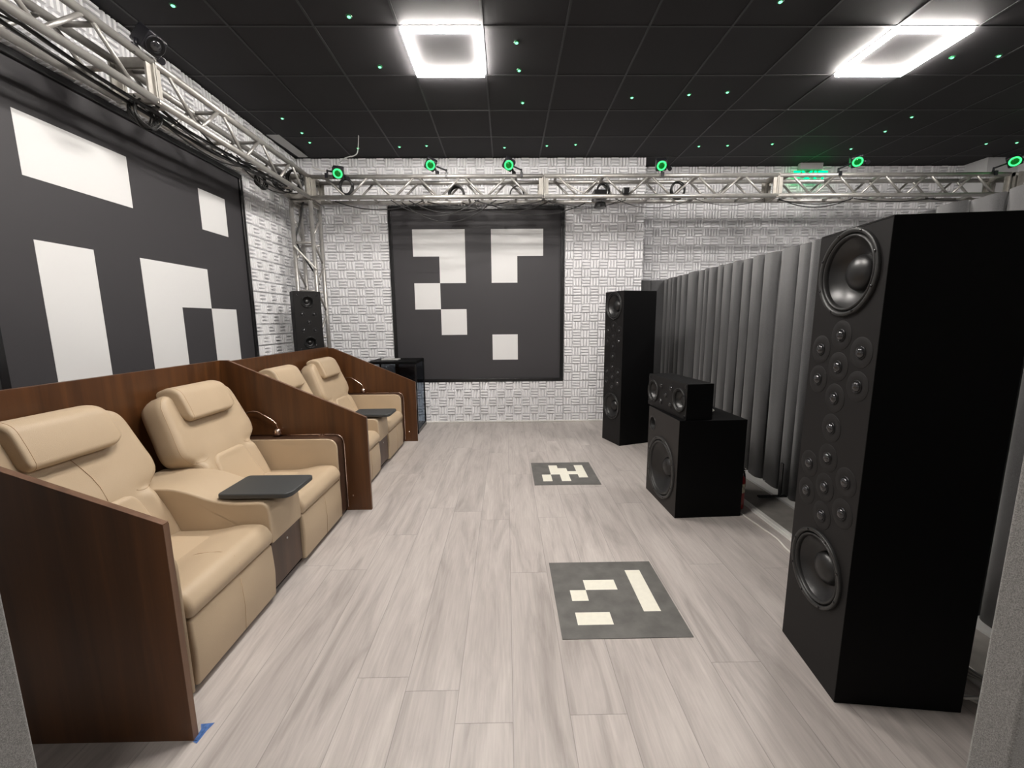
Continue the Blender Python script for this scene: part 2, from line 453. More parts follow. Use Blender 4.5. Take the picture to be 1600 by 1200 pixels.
# ------------------------------------------------------------------ marker posters and floor markers
def marker(nx0, nz0, cells, s, ox, oz, W0, W1, Z0, Z1):
    # returns rectangles of a cell grid clipped to the board; col i spans ox+i*s, row j spans oz-(j+1)*s .. oz-j*s
    xs = sorted(set([W0, W1] + [ox+i*s for i in range(-2, 9) if W0 < ox+i*s < W1]))
    zs = sorted(set([Z0, Z1] + [oz-i*s for i in range(-2, 9) if Z0 < oz-i*s < Z1]))
    out = []
    for a, b in zip(xs[:-1], xs[1:]):
        for c, d in zip(zs[:-1], zs[1:]):
            i = math.floor(((a+b)/2-ox)/s); j = math.floor((oz-(c+d)/2)/s)
            out.append((a, b, c, d, 1 if (i, j) in cells else 0))
    return out
def poster(loc, rotz, ox, oz, s, cells, label):
    t = empty('marker_poster', loc, rotz)
    W, Z0, Z1 = 2.316, 0.576, 2.897
    m = MB(); fw = .045
    m.box((fw*.5, -.012, Z0+fw*.5), (W-fw*.5, .018, Z1-fw*.5), 0)
    for a, b, c, d, k in marker(0, 0, cells, s, ox, oz, fw*.5, W-fw*.5, Z0+fw*.5, Z1-fw*.5):
        if k: m.box((a, -.0135, c), (b, -.0118, d), 1)
    m.obj('printed_board', ['poster_b', 'poster_w'], t)
    for n, a, b in (('frame_rail', (0, -.034, Z0), (W, .018, Z0+fw)), ('frame_rail', (0, -.034, Z1-fw), (W, .018, Z1)),
                    ('frame_rail', (0, -.034, Z0+fw), (fw, .018, Z1-fw)), ('frame_rail', (W-fw, -.034, Z0+fw), (W, .018, Z1-fw))):
        MB().box(a, b).obj(n, 'frame', t, bevel=.006)
    tag(t, label, 'poster')
poster((-1.535, YB-.022, 0), 0, 1.535-1.228, 2.61, .3459,
       {(0,0),(1,0),(3,0),(4,0),(1,1),(3,1),(0,2),(1,3),(3,4)}, 'black framed poster with seven-cell white block marker on the back wall')
poster((XL-.03+.022, 2.205, 0), PI/2, 2.50-2.205, 2.585, .3475,
       {(0,0),(1,0),(4,0),(0,2),(2,2),(3,2),(0,3),(2,3),(4,3),(0,4),(2,4),(4,4)}, 'large black poster with white block marker on the left wall behind the seats')
def floor_marker(x0, x1, y0, y1, cells, label):
    m = MB(); n = 7
    for i in range(n):
        for j in range(n):
            a, b = x0+(x1-x0)*i/n, x0+(x1-x0)*(i+1)/n; d, c = y1-(y1-y0)*j/n, y1-(y1-y0)*(j+1)/n
            m.add([(a,c,.003),(b,c,.003),(b,d,.003),(a,d,.003)], [(0,1,2,3)], 1 if (i, j) in cells else 0)
    m.box((x0, y0, 0), (x1, y1, .0028), 0)
    xm = (x0+x1)/2
    tag(m.obj('floor_marker', ['stone', 'tagw']), label, 'floor marker', 'square floor markers')
floor_marker(.236, .825, 1.651, 2.241, {(5,1),(5,2),(5,3),(5,4),(2,2),(3,2),(1,3),(1,5),(2,5)}, 'near dark grey square floor marker with one long white bar')
floor_marker(.232, .811, 3.406, 3.974, {(2,1),(5,1),(2,2),(3,2),(5,2),(2,3),(3,3),(4,3),(5,3),(1,4),(3,4),(5,4),(1,5),(3,5)}, 'far dark grey square floor marker with zigzag white cells')

# ------------------------------------------------------------------ wooden booths and seats
XBK = -2.05
def side_panel(y, zb, zf, xf, th=.022):
    poly = [(XBK-.02, 0), (xf, 0), (xf, zf), (-2.0, zb), (XBK-.02, zb)]
    return MB().prism(poly, y, y+th)
Y0, Y1, Y2 = 1.228, 2.978, 4.800
b1 = empty('wooden_booth', (XBK, Y0, 0))
def parented(o, p):
    o.parent = p; o.matrix_parent_inverse = Matrix.Translation(-p.location) if p.rotation_euler[2] == 0 else p.matrix_world.inverted(); return o
parented(side_panel(Y0, 1.14, .785, -1.080).obj('side_panel', 'wood', bevel=.0015, seg=2), b1)
parented(side_panel(Y1, 1.145, .716, -1.034).obj('side_panel', 'wood', bevel=.0015, seg=2), b1)
parented(MB().box((XBK-.022, Y0+.022, 0), (XBK, Y1, 1.145)).obj('back_panel', 'wood', bevel=.0015, seg=2), b1)
b2 = empty('wooden_booth', (XBK, Y1+.022, 0))
parented(side_panel(Y2, 1.115, .712, -1.070).obj('side_panel', 'wood', bevel=.0015, seg=2), b2)
parented(MB().box((XBK-.022, Y1+.022, 0), (XBK, Y2, 1.13)).obj('back_panel', 'wood', bevel=.0015, seg=2), b2)
for b, yy, xf, zb, zf in ((b1, Y0, -1.080, 1.14, .785), (b1, Y1, -1.034, 1.145, .716), (b2, Y2, -1.070, 1.115, .712)):
    m = MB(); m.box((xf, yy, 0), (xf+.0015, yy+.022, zf-.002)); m.prism([(xf, zf), (xf, zf+.0015), (-2.0, zb+.0015), (-2.0, zb)], yy, yy+.022)
    parented(m.obj('edge_band', 'edge'), b)
for yy, p in ((Y1, b1), (Y2, b2)):
    parented(MB().tube([(-1.165, yy-.004, .115 if p is b1 else .12), (-1.165, yy+.001, .115)], .006, 10).obj('screw_cap', 'gold'), p)
tag(b1, 'dark walnut booth with sloping sides around the nearer pair of seats', 'booth', 'walnut seat booths')
tag(b2, 'dark walnut booth panels around the farther pair of seats', 'booth', 'walnut seat booths')

def seat_unit(y0, label):
    """double recliner; y0 = pod origin (inner face of the near side panel). local coords: x as world, y = world-y0"""
    t = empty('double_recliner', (-1.2, y0, 0))
    X = 1.2
    def P(mb, name, mat, parent=t, **k): return mb.obj(name, mat, parent, **k)
    def w2l(pts): return [(x+X, z) for x, z in pts]
    # arms at both ends
    def arm(ya, yb, flip):
        prof = rounded(w2l([(-1.93, .02), (-1.93, .598), (-1.2, .598), (-1.2, .02)]), [0, 0, .075, 0], 8)
        inner = MB(); a, b = (yb-.0, yb+.018) if False else ((ya, ya+.018) if not flip else (yb-.018, yb))
        soft_extrude(inner, prof, a, b, .006)
        o = P(inner, 'armrest', 'tan')
        prof2 = rounded(w2l([(-1.93, .02), (-1.93, .588), (-1.213, .588), (-1.213, .02)]), [0, 0, .072, 0], 8)
        a2, b2 = (ya+.018, yb) if not flip else (ya, yb-.018)
        w = MB().prism(prof2, a2, b2); ws = P(w, 'wood_shell', 'wood_d', o)
        path = []
        for (x, z) in rounded(w2l([(-1.93, .594), (-1.204, .594), (-1.204, .032)]), [0, .072, 0], 10): path.append((x, (b2-.005) if not flip else (a2+.005), z))
        P(MB().tube(path, .0052, 8), 'gold_trim', 'gold', o)
        o['label'] = 'armrest with walnut shell and gold trim'
        yc = (b2-.028) if not flip else (a2+.028)
        f = MB().box((-1.372+X, yc-.018, .588), (-1.330+X, yc+.018, .597)).box((-1.366+X, yc-.014, .597), (-1.355+X, yc+.014, .600)).box((-1.348+X, yc-.014, .597), (-1.337+X, yc+.014, .600))
        P(f, 'socket_plate', 'gold', o, bevel=.001, seg=2)
    arm(1.578, 1.724, False)
    arm(.004, .158, True)
    # base under everything
    P(MB().box((-1.95+X, .16, .0), (-1.245+X, 1.576, .045)), 'base', 'frame')
    # footrests, cushions
    for k, (a, b) in enumerate(((.166, .716), (1.028, 1.574))):
        prof = rounded(w2l([(-1.26, .028), (-1.26, .300), (-1.195, .302), (-1.187, .16), (-1.195, .028)]), [.003, .003, .012, .03, .012], 4)
        m = MB(); soft_extrude(m, prof, a, b, .012); fo = P(m, 'footrest', 'tan')
        yc = (a+b)/2
        P(MB().tube([(-1.1885+X, yc+.012, .290), (-1.1820+X, yc+.012, .16), (-1.1895+X, yc+.012, .04)], .0011, 5), 'seam', 'seam', fo)
        prof = rounded(w2l([(-1.86, .29), (-1.86, .375), (-1.66, .385), (-1.45, .388), (-1.32, .418), (-1.215, .415), (-1.178, .355), (-1.192, .309)]), [.01, .02, .1, .1, .08, .06, .035, .012], 7)
        m = MB(); soft_extrude(m, prof, a-.006, b+.006, .026, n=5); cu = P(m, 'seat_cushion', 'tan')
        # inset softer panel on the cushion
        w = (b-a)
        pl = rounded([(-1.78+X, a+.06), (-1.41+X, a+.075), (-1.41+X, b-.075), (-1.78+X, b-.06)], .035, 5)
        m = MB()
        rings = [[(p[0], p[1], .372) for p in pl], [(p[0], p[1], .3895) for p in pl], [(p[0], p[1], .3925) for p in inset(pl, .006)], [(p[0], p[1], .3935) for p in inset(pl, .016)]]
        m.loft(rings, 0, True, True); P(m, 'seat_panel', 'tan2', cu)
        sp = [(-1.395, .398), (-1.36, .4085), (-1.32, .4135), (-1.27, .4165), (-1.235, .412), (-1.205, .395), (-1.185, .362), (-1.187, .33)]
        P(MB().tube([(x+X, yc+.012, z+.001) for x, z in sp], .0012, 5), 'seam', 'seam', cu)
    # console between the seats
    ca, cb = .722, 1.022
    prof = rounded(w2l([(-1.95, .30), (-1.95, .598), (-1.64, .598), (-1.44, .515), (-1.2, .520), (-1.193, .30)]), [0, .02, .09, .10, .055, .006], 7)
    m = MB(); soft_extrude(m, prof, ca, cb, .010); co = P(m, 'center_console', 'tan')
    P(MB().box((-1.9+X, ca+.006, .05), (-1.206+X, cb-.006, .302)), 'wood_box', 'wood_d', co, bevel=.002)
    P(MB().tube([(-1.208+X, (ca+cb)/2, .25), (-1.203+X, (ca+cb)/2, .25)], .006, 10), 'magnet_button', 'grey', co)
    P(MB().tube([(-1.34+X, .872, .50), (-1.34+X, .872, .536)], .022, 14), 'tray_pivot', 'tray', co)
    pl = rounded([(-1.462+X, .735), (-1.095+X, .735), (-1.095+X, 1.002), (-1.462+X, 1.002)], [.03, .055, .03, .03], 6)
    m = MB(); soft_extrude(m, pl, .534, .560, .006, axis='z'); P(m, 'tray_table', 'tray', co)
    # backrests
    for k, yc in enumerate((.478, 1.292)):
        bx, bz = -1.665+X, .385
        up = Vector((-.37, 0, .93)).normalized(); nn = Vector((up.z, 0, -up.x)); yv = Vector((0, 1, 0))
        T = frame_T((bx, yc, bz), yv, up, nn)    # local (w, s, n)
        tab = [(-.05, .278), (.06, .272), (.14, .262), (.20, .252), (.245, .256), (.285, .300), (.32, .328), (.37, .334), (.45, .324), (.53, .314), (.60, .304), (.635, .290), (.660, .262), (.678, .215)]
        def wid(s_):
            for i in range(len(tab)-1):
                if s_ <= tab[i+1][0]:
                    t_ = (s_-tab[i][0])/(tab[i+1][0]-tab[i][0]); t_ = max(0, t_)
                    m0 = (tab[i+1][1]-tab[max(i-1, 0)][1])/(tab[i+1][0]-tab[max(i-1, 0)][0]); j_ = min(i+2, len(tab)-1); m1 = (tab[j_][1]-tab[i][1])/(tab[j_][0]-tab[i][0])
                    h_ = tab[i+1][0]-tab[i][0]
                    return (2*t_**3-3*t_**2+1)*tab[i][1]+(t_**3-2*t_**2+t_)*h_*m0+(-2*t_**3+3*t_**2)*tab[i+1][1]+(t_**3-t_**2)*h_*m1
            return tab[-1][1]
        def sm(x_): x_ = max(0, min(1, x_)); return x_*x_*(3-2*x_)
        def hgt(x_, s_, r_=.045):
            w_ = wid(s_); d = min(w_-abs(x_), s_+.05+.02, .678-s_+.001)
            q_ = max(0, 1-d/r_) if d < r_ else 0
            h_ = r_*(math.sqrt(max(0, 1-q_*q_))-1)
            a_ = abs(x_)
            low = 1-sm((s_-.20)/.09)
            h_ += .022*low*math.exp(-((a_-.222)/.045)**2) - .010*low*sm(1-a_/.17)          # bolsters beside the lumbar pad
            h_ -= .014*math.exp(-((s_-.262)/.022)**2)*sm((a_-.15)/.06)                       # crease running in from the waist
            h_ += .016*sm((s_-.28)/.12)*(sm((a_-.10)/.20)) - .006*sm((s_-.3)/.1)              # upper back wraps round
            return h_
        us = [-1+2*i/36 for i in range(37)]; us = [math.copysign(1-(1-abs(u))**1.6, u) if u else 0 for u in us]
        srow = [-.05+.728*(i/52) for i in range(53)]
        m = MB(); nu = len(us); vs = []; fs = []
        for s_ in srow:
            for u in us: x_ = u*wid(s_); vs.append((x_, s_, hgt(x_, s_)))
        for i in range(len(srow)-1):
            for j in range(nu-1): fs.append((i*nu+j, i*nu+j+1, (i+1)*nu+j+1, (i+1)*nu+j))
        per = [j for j in range(nu)] + [i*nu+nu-1 for i in range(1, len(srow))] + [(len(srow)-1)*nu+j for j in range(nu-2, -1, -1)] + [i*nu for i in range(len(srow)-2, 0, -1)]
        base = len(vs); P1 = [vs[i] for i in per]; n_ = len(per)
        vs += [(p[0], p[1], -.10) for p in P1] + [(p[0]*.97, p[1]*.985, -.130) for p in P1]
        for i in range(n_):
            j = (i+1) % n_
            fs.append((per[i], base+i, base+j, per[j])); fs.append((base+i, base+n_+i, base+n_+j, base+j))
        fs.append([base+n_+i for i in range(n_)])
        m.add(vs, fs, 0, True, T)
        br = P(m, 'backrest', 'tan')
        def on_back(pts, lift=.0012): return [T @ Vector((x_, s_, hgt(x_, s_)+lift)) for x_, s_ in pts]
        edge = [(wid(s_)*-1+.010, s_) for s_ in [-.03+.69*i/40 for i in range(41)]]
        P(MB().tube(on_back(edge, .0005), .0012, 5), 'seam', 'seam', br)
        edge = [(-x_, s_) for x_, s_ in edge]
        P(MB().tube(on_back(edge, .0005), .0012, 5), 'seam', 'seam', br)
        for sd in (-1, 1):
            P(MB().tube(on_back([(sd*(.165+.085*i/8), .262-.012*math.sin(i/8*PI)) for i in range(9)]), .0012, 5), 'seam', 'seam', br)
        # lumbar pad, slightly proud
        lw = lambda s_: .178-.030*sm((s_+.02)/.26) - (.06*(1-math.sqrt(max(0, 1-((s_-.20)/.06)**2))) if s_ > .20 else 0)
        m = MB(); vs = []; fs = []; rows_ = [-.045+.304*i/26 for i in range(27)]; cols_ = [math.copysign(1-(1-abs(c_))**1.5, c_) if c_ else 0 for c_ in [-1+2*i/20 for i in range(21)]]
        for s_ in rows_:
            for c_ in cols_:
                x_ = c_*lw(s_); d = min(lw(s_)-abs(x_), .2595-s_); q_ = max(0, 1-d/.022)
                vs.append((x_, s_, hgt(x_, s_)-.006+.022*math.sqrt(max(0, 1-q_*q_))))
        for i in range(26):
            for j in range(20): fs.append((i*21+j, i*21+j+1, (i+1)*21+j+1, (i+1)*21+j))
        pr_ = list(range(21)) + [i*21+20 for i in range(1, 27)] + [26*21+j for j in range(19, -1, -1)] + [i*21 for i in range(25, 0, -1)]
        b0 = len(vs); vs += [(vs[i][0], vs[i][1], -.045) for i in pr_]; L_ = len(pr_)
        for i in range(L_): fs.append((pr_[i], b0+i, b0+(i+1) % L_, pr_[(i+1) % L_]))
        fs.append([b0+i for i in range(L_)])
        m.add(vs, fs, 0, True, T); P(m, 'lumbar_pad', 'tan2', br)
        if k == 0:
            P(MB().tube(on_back([(-.02, .50), (.005, .44), (.022, .39), (.028, .34), (.026, .27)]), .0013, 5), 'seam', 'seam', br)
        # headrest: a folded pad lapping over the top
        hp = rounded(w2l([(-1.985, .965), (-1.998, 1.020), (-1.925, 1.050), (-1.862, 1.028), (-1.822, .935), (-1.800, .868), (-1.828, .845), (-1.872, .868), (-1.905, .955)]),
                     [.01, .02, .05, .05, .04, .025, .02, .03, .03], 6)
        RR = (.018, .075) if k == 0 else (.030, .075)
        m = MB(); rings = []
        ysn = [0, .001, .003, .006, .010, .016, .024, .034, .046, .060, .076, .10, .15, .205, .26, .31, .334, .350, .364, .376, .386, .394, .400, .404, .407, .409, .410]
        for yy in ysn:
            e0, e1 = yy, .410-yy
            ins = 0
            for e_, cr_ in ((e0, .012), (e1, .030)):
                if e_ < cr_: ins += cr_*(1-math.sqrt(max(0, 1-(1-e_/cr_)**2)))*.9
            pp = inset(hp, ins); lift = 0; drop = 0
            for e_, R1 in ((e0, RR[0]), (e1, RR[1])):
                if e_ < R1: c_ = R1-math.sqrt(max(0, R1*R1-(R1-e_)**2)); lift += c_; drop += c_*.45
            ring = []
            for x_, z_ in pp:
                t_ = (z_-.845)/(1.05-.845); t_ = max(0, min(1, t_))
                fr = max(0, min(1, (x_-(X-1.94))/.06))
                z2 = z_ + lift*(1-t_)*fr - drop*t_
                x2 = x_ - lift*(1-t_)*.35*fr - drop*.5*fr*t_
                ring.append((x2, yc-.205+yy, z2))
            rings.append(ring)
        m.loft(rings, 0, True, True)
        hd = P(m, 'headrest', 'tan', br)
        sr = rings[6]; P(MB().tube([(p[0], p[1]-.0, p[2]) for p in sr]+[sr[0]], .0013, 5), 'seam', 'seam', br)
    tag(t, label, 'recliner', 'double recliners')
    return t
u1 = seat_unit(Y0+.022, 'near tan leather double recliner with a console tray between its seats')
u2 = copy_tree(u1); u2.location.y = 3.040
tag(u2, 'far tan leather double recliner with tray, half hidden by the walnut divider', 'recliner', 'double recliners')

# reading lamps standing off the side panels
def reading_lamp(dy, label, first=[]):
    if first: t = copy_tree(first[0])
    else:
        t = empty('reading_lamp', (0, 0, 0)); first.append(t)
        pts = [(-1.93, Y1-.004, .725), (-1.93, Y1-.022, .745), (-1.885, Y1-.022, .766), (-1.835, Y1-.022, .777), (-1.80, Y1-.022, .772), (-1.755, Y1-.022, .742), (-1.70, Y1-.022, .705), (-1.678, Y1-.022, .683), (-1.672, Y1-.022, .65)]
        MB().tube([(p[0], p[1]-0, p[2]) for p in pts], .0052, 8).obj('stem', 'gold', t)
        m = MB(); n = 9
        m.lathe([(.029*math.sin(PI*k/n)+1e-4, -.029*math.cos(PI*k/n)) for k in range(n+1)], 20, 0, Matrix.Translation((-1.668, Y1-.032, .624)), True, False)
        m.obj('lamp_head', 'gold', t)
        MB().lathe([(.016, 0), (.016, .003)], 16, 0, Matrix.Translation((-1.93, Y1-.0, .725)) @ Matrix.Rotation(PI/2, 4, 'X')).obj('wall_plate', 'gold', t)
    t.location.y = dy
    tag(t, label, 'lamp', 'reading lamps')
reading_lamp(0, 'small gold reading lamp with ball head on the middle walnut divider')
reading_lamp(Y2-Y1, 'small gold reading lamp with ball head on the far walnut panel')

# painter tape scrap
m = MB(); m.add([(-1.08,1.225,.0012),(-1.062,1.218,.0012),(-1.060,1.262,.0012),(-1.052,1.292,.0012),(-1.098,1.288,.0012),(-1.079,1.262,.0012)], [(0,1,2,3,4,5)])
m.add([(-1.079,1.230,.0032),(-1.066,1.226,.0055),(-1.069,1.275,.0045),(-1.083,1.270,.0022)], [(0,1,2,3)])
tag(m.obj('masking_tape', 'tape'), 'torn blue masking tape scrap on floor by the walnut panel', 'tape')

# ------------------------------------------------------------------ speakers
def bake_bool(obj, cutters):
    for c in cutters:
        md = obj.modifiers.new('cut', 'BOOLEAN'); md.operation = 'DIFFERENCE'; md.object = c; md.solver = 'EXACT'
    dg = bpy.context.evaluated_depsgraph_get(); dg.update()
    me = bpy.data.meshes.new_from_object(obj.evaluated_get(dg))
    obj.modifiers.clear(); obj.data = me
    for c in cutters: bpy.data.objects.remove(c)
# local speaker frame: baffle in plane y=0 facing -y, x to the right as seen from the front, z up
FR = Matrix.Rotation(PI/2, 4, 'X')   # lathe axis z -> points to -y
def cyl_cut(x, z, r, d, n=56):
    m = MB().lathe([(r, -d), (r, .02)], n, 0, Matrix.Translation((x, 0, z)) @ FR, False)
    return m.obj('cut', 'baffle')
def woofer(t, x, z, r, capr=.42, depth=.13, bolts=8):
    T = Matrix.Translation((x, 0, z)) @ FR
    m = MB()
    m.lathe([(r*.985, -.01), (r, -.002), (r, .008), (r*.985, .011), (r*.925, .011), (r*.90, .005), (r*.885, -.006)], 56, 0, T, True, False)
    # roll surround
    pr = [(r*.885, -.008)]
    for k in range(9):
        a = PI*k/8; pr.append((r*(.84+.045*math.cos(a)), -.008+.016*math.sin(a)))
    m.lathe(pr, 56, 0, T, True, False)
    w_ = m.obj('woofer', 'rubber', t)
    MB().lathe([(r*.797, -.008), (r*.65, -.03-depth*r*.30), (r*.45, -.03-depth*r*.80), (r*.30, -.03-depth*r*1.05)], 56, 0, T, True, False).obj('cone', 'cone', w_)
    cr = r*capr; n = 10
    MB().lathe([(max(1e-4, cr*math.sin(PI/2*(1-k/n))), -.03-depth*r*.85+cr*.62*math.sin(PI/2*k/n)) for k in range(n+1)], 40, 0, T, True, False).obj('dust_cap', 'cone', w_)
    b = MB()
    for k in range(bolts):
        a = 2*PI*(k+.5)/bolts
        b.lathe([(.0045, .010), (.0045, .0135), (.002, .0145)], 8, 0, Matrix.Translation((x+r*.955*math.cos(a), 0, z+r*.955*math.sin(a))) @ FR, False)
    b.obj('bolts', 'frame', w_)
    return w_
def tweeter(t, x, z, pr=.054, dr=.0155):
    T = Matrix.Translation((x, 0, z)) @ FR
    m = MB().lathe([(pr, -.001), (pr, .0006), (pr-.001, .0012), (dr*1.9, .0012), (dr*1.6, .0004), (dr*1.45, .0004)], 36, 0, T, True, True)
    o = m.obj('tweeter', 'plate', t)
    m = MB(); n = 8
    m.lathe([(dr*1.50, .001), (dr*1.45, .004), (dr*1.28, .0045), (dr*1.18, .0015)], 28, 0, T, True, False); m.obj('surround', 'ring', o)
    MB().lathe([(max(1e-4, dr*1.2*math.sin(PI/2*(1-k/n))), .0008+dr*.85*math.sin(PI/2*k/n)) for k in range(n+1)], 24, 0, T, True, False).obj('dome', 'dome', o)
    return o
def cabinet(t, W, D, Z0, Z1, holes, mat=('black', 'baffle'), name='cabinet'):
    m = MB(); x0, x1 = -W/2, W/2
    m.box((x0, 0, Z0), (x1, D, Z1))
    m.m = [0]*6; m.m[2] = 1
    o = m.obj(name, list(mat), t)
    if holes: bake_bool(o, [cyl_cut(*h) for h in holes])
    b = o.modifiers.new('bevel', 'BEVEL'); b.width = .003; b.segments = 2; b.limit_method = 'ANGLE'; b.angle_limit = math.radians(60)
    return o
def place(t, corner, theta, W):
    """corner = near front corner of the baffle on the floor; baffle runs away from it along (-sin,cos)"""
    c, s = math.cos(theta), math.sin(theta)
    bx = Vector((-s, c)); mid = Vector(corner[:2]) + bx*W/2
    t.location = (mid.x, mid.y, corner[2]); t.rotation_euler[2] = theta - PI/2   # local -y -> (-cos,-sin); local +x -> (sin,-cos)
def tower():
    t = empty('tower_speaker', (0, 0, 0)); W = .3586
    wz = (1.566, .430)
    cabinet(t, W, .425, 0, 1.722, [(0, z, .137, .12) for z in wz])
    for z in wz: woofer(t, 0, z, .152)
    pts = [(0, 1.345), (-.108, 1.287), (.108, 1.290), (0, 1.230), (-.108, 1.170), (.108, 1.173), (0, 1.113), (0, .998),
           (0, .881), (-.108, .822), (.108, .826), (0, .764), (-.108, .705), (.108, .708), (0, .649)]
    for x, z in pts: tweeter(t, x, z)
    MB().box((-W/2+.004, -.0012, 1.716), (W/2-.004, .0, 1.7185)).obj('baffle_edge_line', 'ring', t)
    return t
tw1 = tower(); place(tw1, (1.198, 1.322, 0), math.radians(-6.9), .3586)
tag(tw1, 'tall black tower speaker nearest the camera with two big woofers', 'speaker', 'tall tower speakers')
tw2 = copy_tree(tw1); place(tw2, (1.263, 4.505, 0), math.radians(19), .3586)
tag(tw2, 'tall black tower speaker at the far end before the foam wall', 'speaker', 'tall tower speakers')

sb = empty('subwoofer', (0, 0, 0)); W = .545
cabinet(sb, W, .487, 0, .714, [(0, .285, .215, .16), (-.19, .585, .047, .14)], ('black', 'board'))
woofer(sb, 0, .285, .238, .32, .2)
MB().lathe([(.047, -.13), (.047, -.004), (.050, .001), (.057, .004), (.060, .001), (.060, -.001)], 36, 0, Matrix.Translation((-.19, 0, .585)) @ FR, True, False).obj('bass_port', 'rubber', sb)
place(sb, (1.190, 2.771, 0), math.radians(2.5), W)
tag(sb, 'black subwoofer with one huge woofer standing on the floor between tower speakers', 'subwoofer')

cs = empty('center_speaker', (0, 0, 0)); W = .60
cabinet(cs, W, .195, 0, .255, [(-.205, .128, .078, .07), (.205, .128, .078, .07)])
for x in (-.205, .205): woofer(cs, x, .128, .086, .42, .15, 6)
for x, z in ((-.075, .19), (.075, .19), (0, .128), (-.075, .066), (.075, .066)): tweeter(cs, x, z, .030, .013)
m = MB()
for x in (-.28, .28):
    for z in (.022, .233): m.lathe([(.011, -.001), (.011, .003), (.006, .003), (.005, .001)], 14, 0, Matrix.Translation((x, 0, z)) @ FR, True)
m.obj('corner_bolts', 'ring', cs)
place(cs, (1.236, 2.782, .7145), math.radians(5.6), W)
tag(cs, 'long black centre speaker lying on top of the subwoofer', 'speaker')

ws = empty('wall_speaker', (0, 0, 0)); W = .285
cabinet(ws, W, .20, 0, .690, [(0, .575, .058, .05), (0, .115, .058, .05)])
for z in (.575, .115): woofer(ws, 0, z, .066, .42, .15, 6)
for x, z in ((-.062, .435), (.062, .435), (0, .345), (-.062, .255), (.062, .255)): tweeter(ws, x, z, .034, .016)
m = MB()
for x in (-.10, .10):
    for z in (.65, .04): m.lathe([(.011, -.001), (.011, .002), (.004, .002), (.004, .0005)], 14, 0, Matrix.Translation((x, 0, z)) @ FR, True)
m.obj('corner_bolts', 'frame', ws)
# bracket tying it to the truss column behind
MB().box((-.03, .20, .25), (.03, .245, .45)).obj('bracket', 'frame', ws)
ws.location = (-2.245, 4.80, 1.068); ws.rotation_euler[2] = math.radians(36)
tag(ws, 'small black multi-driver speaker mounted on the corner truss column', 'speaker')

# cable on sub, floor cable, coils
def smooth_path(P, n=8):
    P = [Vector(p) for p in P]; out = []
    for i in range(len(P)-1):
        p0, p1, p2, p3 = P[max(i-1, 0)], P[i], P[i+1], P[min(i+2, len(P)-1)]
        for k in range(n):
            t = k/n
            out.append(.5*((2*p1)+(-p0+p2)*t+(2*p0-5*p1+4*p2-p3)*t*t+(-p0+3*p1-3*p2+p3)*t**3))
    out.append(P[-1]); return out
def cable(path, r, mat, label, group=None, n=8, name='cable'):
    o = MB().tube(smooth_path(path, n), r, 6).obj(name, mat)
    tag(o, label, 'cable', group); return o
cable([(1.70, 3.0, .004), (1.705, 2.8, .004), (1.72, 2.62, .004), (1.735, 2.48, .004), (1.715, 2.35, .004), (1.71, 2.2, .004), (1.72, 1.95, .004), (1.74, 1.7, .004)], .0055, 'cable_w', 'thin white cable on floor running toward the near tower speaker')
cable([(1.47, 2.93, .7185), (1.52, 2.98, .735), (1.57, 3.06, .725), (1.60, 3.20, .7185)], .004, 'cable_w', 'short white cable lying on the subwoofer top')
for k in range(6):
    a = .012*k; z = .012+.0085*k
    cable([(1.69+a, 1.62-a, z), (1.73+a*.7, 1.50, z+.01), (1.80, 1.42-a, z), (1.90, 1.38-a*1.5, z)], .0045, 'cable_g' if k % 2 else 'cable_w',
          'loops of pale cable bundled on the floor behind the near tower speaker', 'cable bundle behind the near tower')
for k in range(5):
    a = .013*k; z = .010+.0085*k
    cable([(1.64, 1.34-a, z), (1.68+a, 1.325-a, z+.006), (1.73, 1.28-a*1.2, z), (1.82, 1.20-a, z)], .0045, 'cable_g' if k % 2 else 'cable_w',
          'loops of pale cable bundled on the floor behind the near tower speaker', 'cable bundle behind the near tower')

# fire extinguisher
fe = empty('fire_extinguisher', (1.727, 2.935, 0))
pr = [(.040, 0), (.046, .004), (.047, .015), (.047, .215), (.043, .240), (.030, .258), (.016, .266), (.014, .275)]
MB().lathe(pr, 28, 0).obj('tank', 'red', fe)
MB().lathe([(.0475, .13), (.0475, .20)], 28, 0, None, True, False).obj('label_band', 'label', fe)
m = MB().lathe([(.014, .272), (.016, .285), (.014, .30)], 14, 0); m.box((-.012, -.06, .298), (.012, .03, .306)); m.box((-.010, -.065, .315), (.010, .02, .321))
m.obj('valve', 'frame', fe, bevel=.001)
MB().tube(smooth_path([(.012, .0, .285), (.045, .01, .27), (.055, .01, .2), (.052, .01, .1)]), .007, 8).obj('hose', 'cable', fe)
tag(fe, 'red fire extinguisher with pale label behind the subwoofer', 'fire extinguisher')

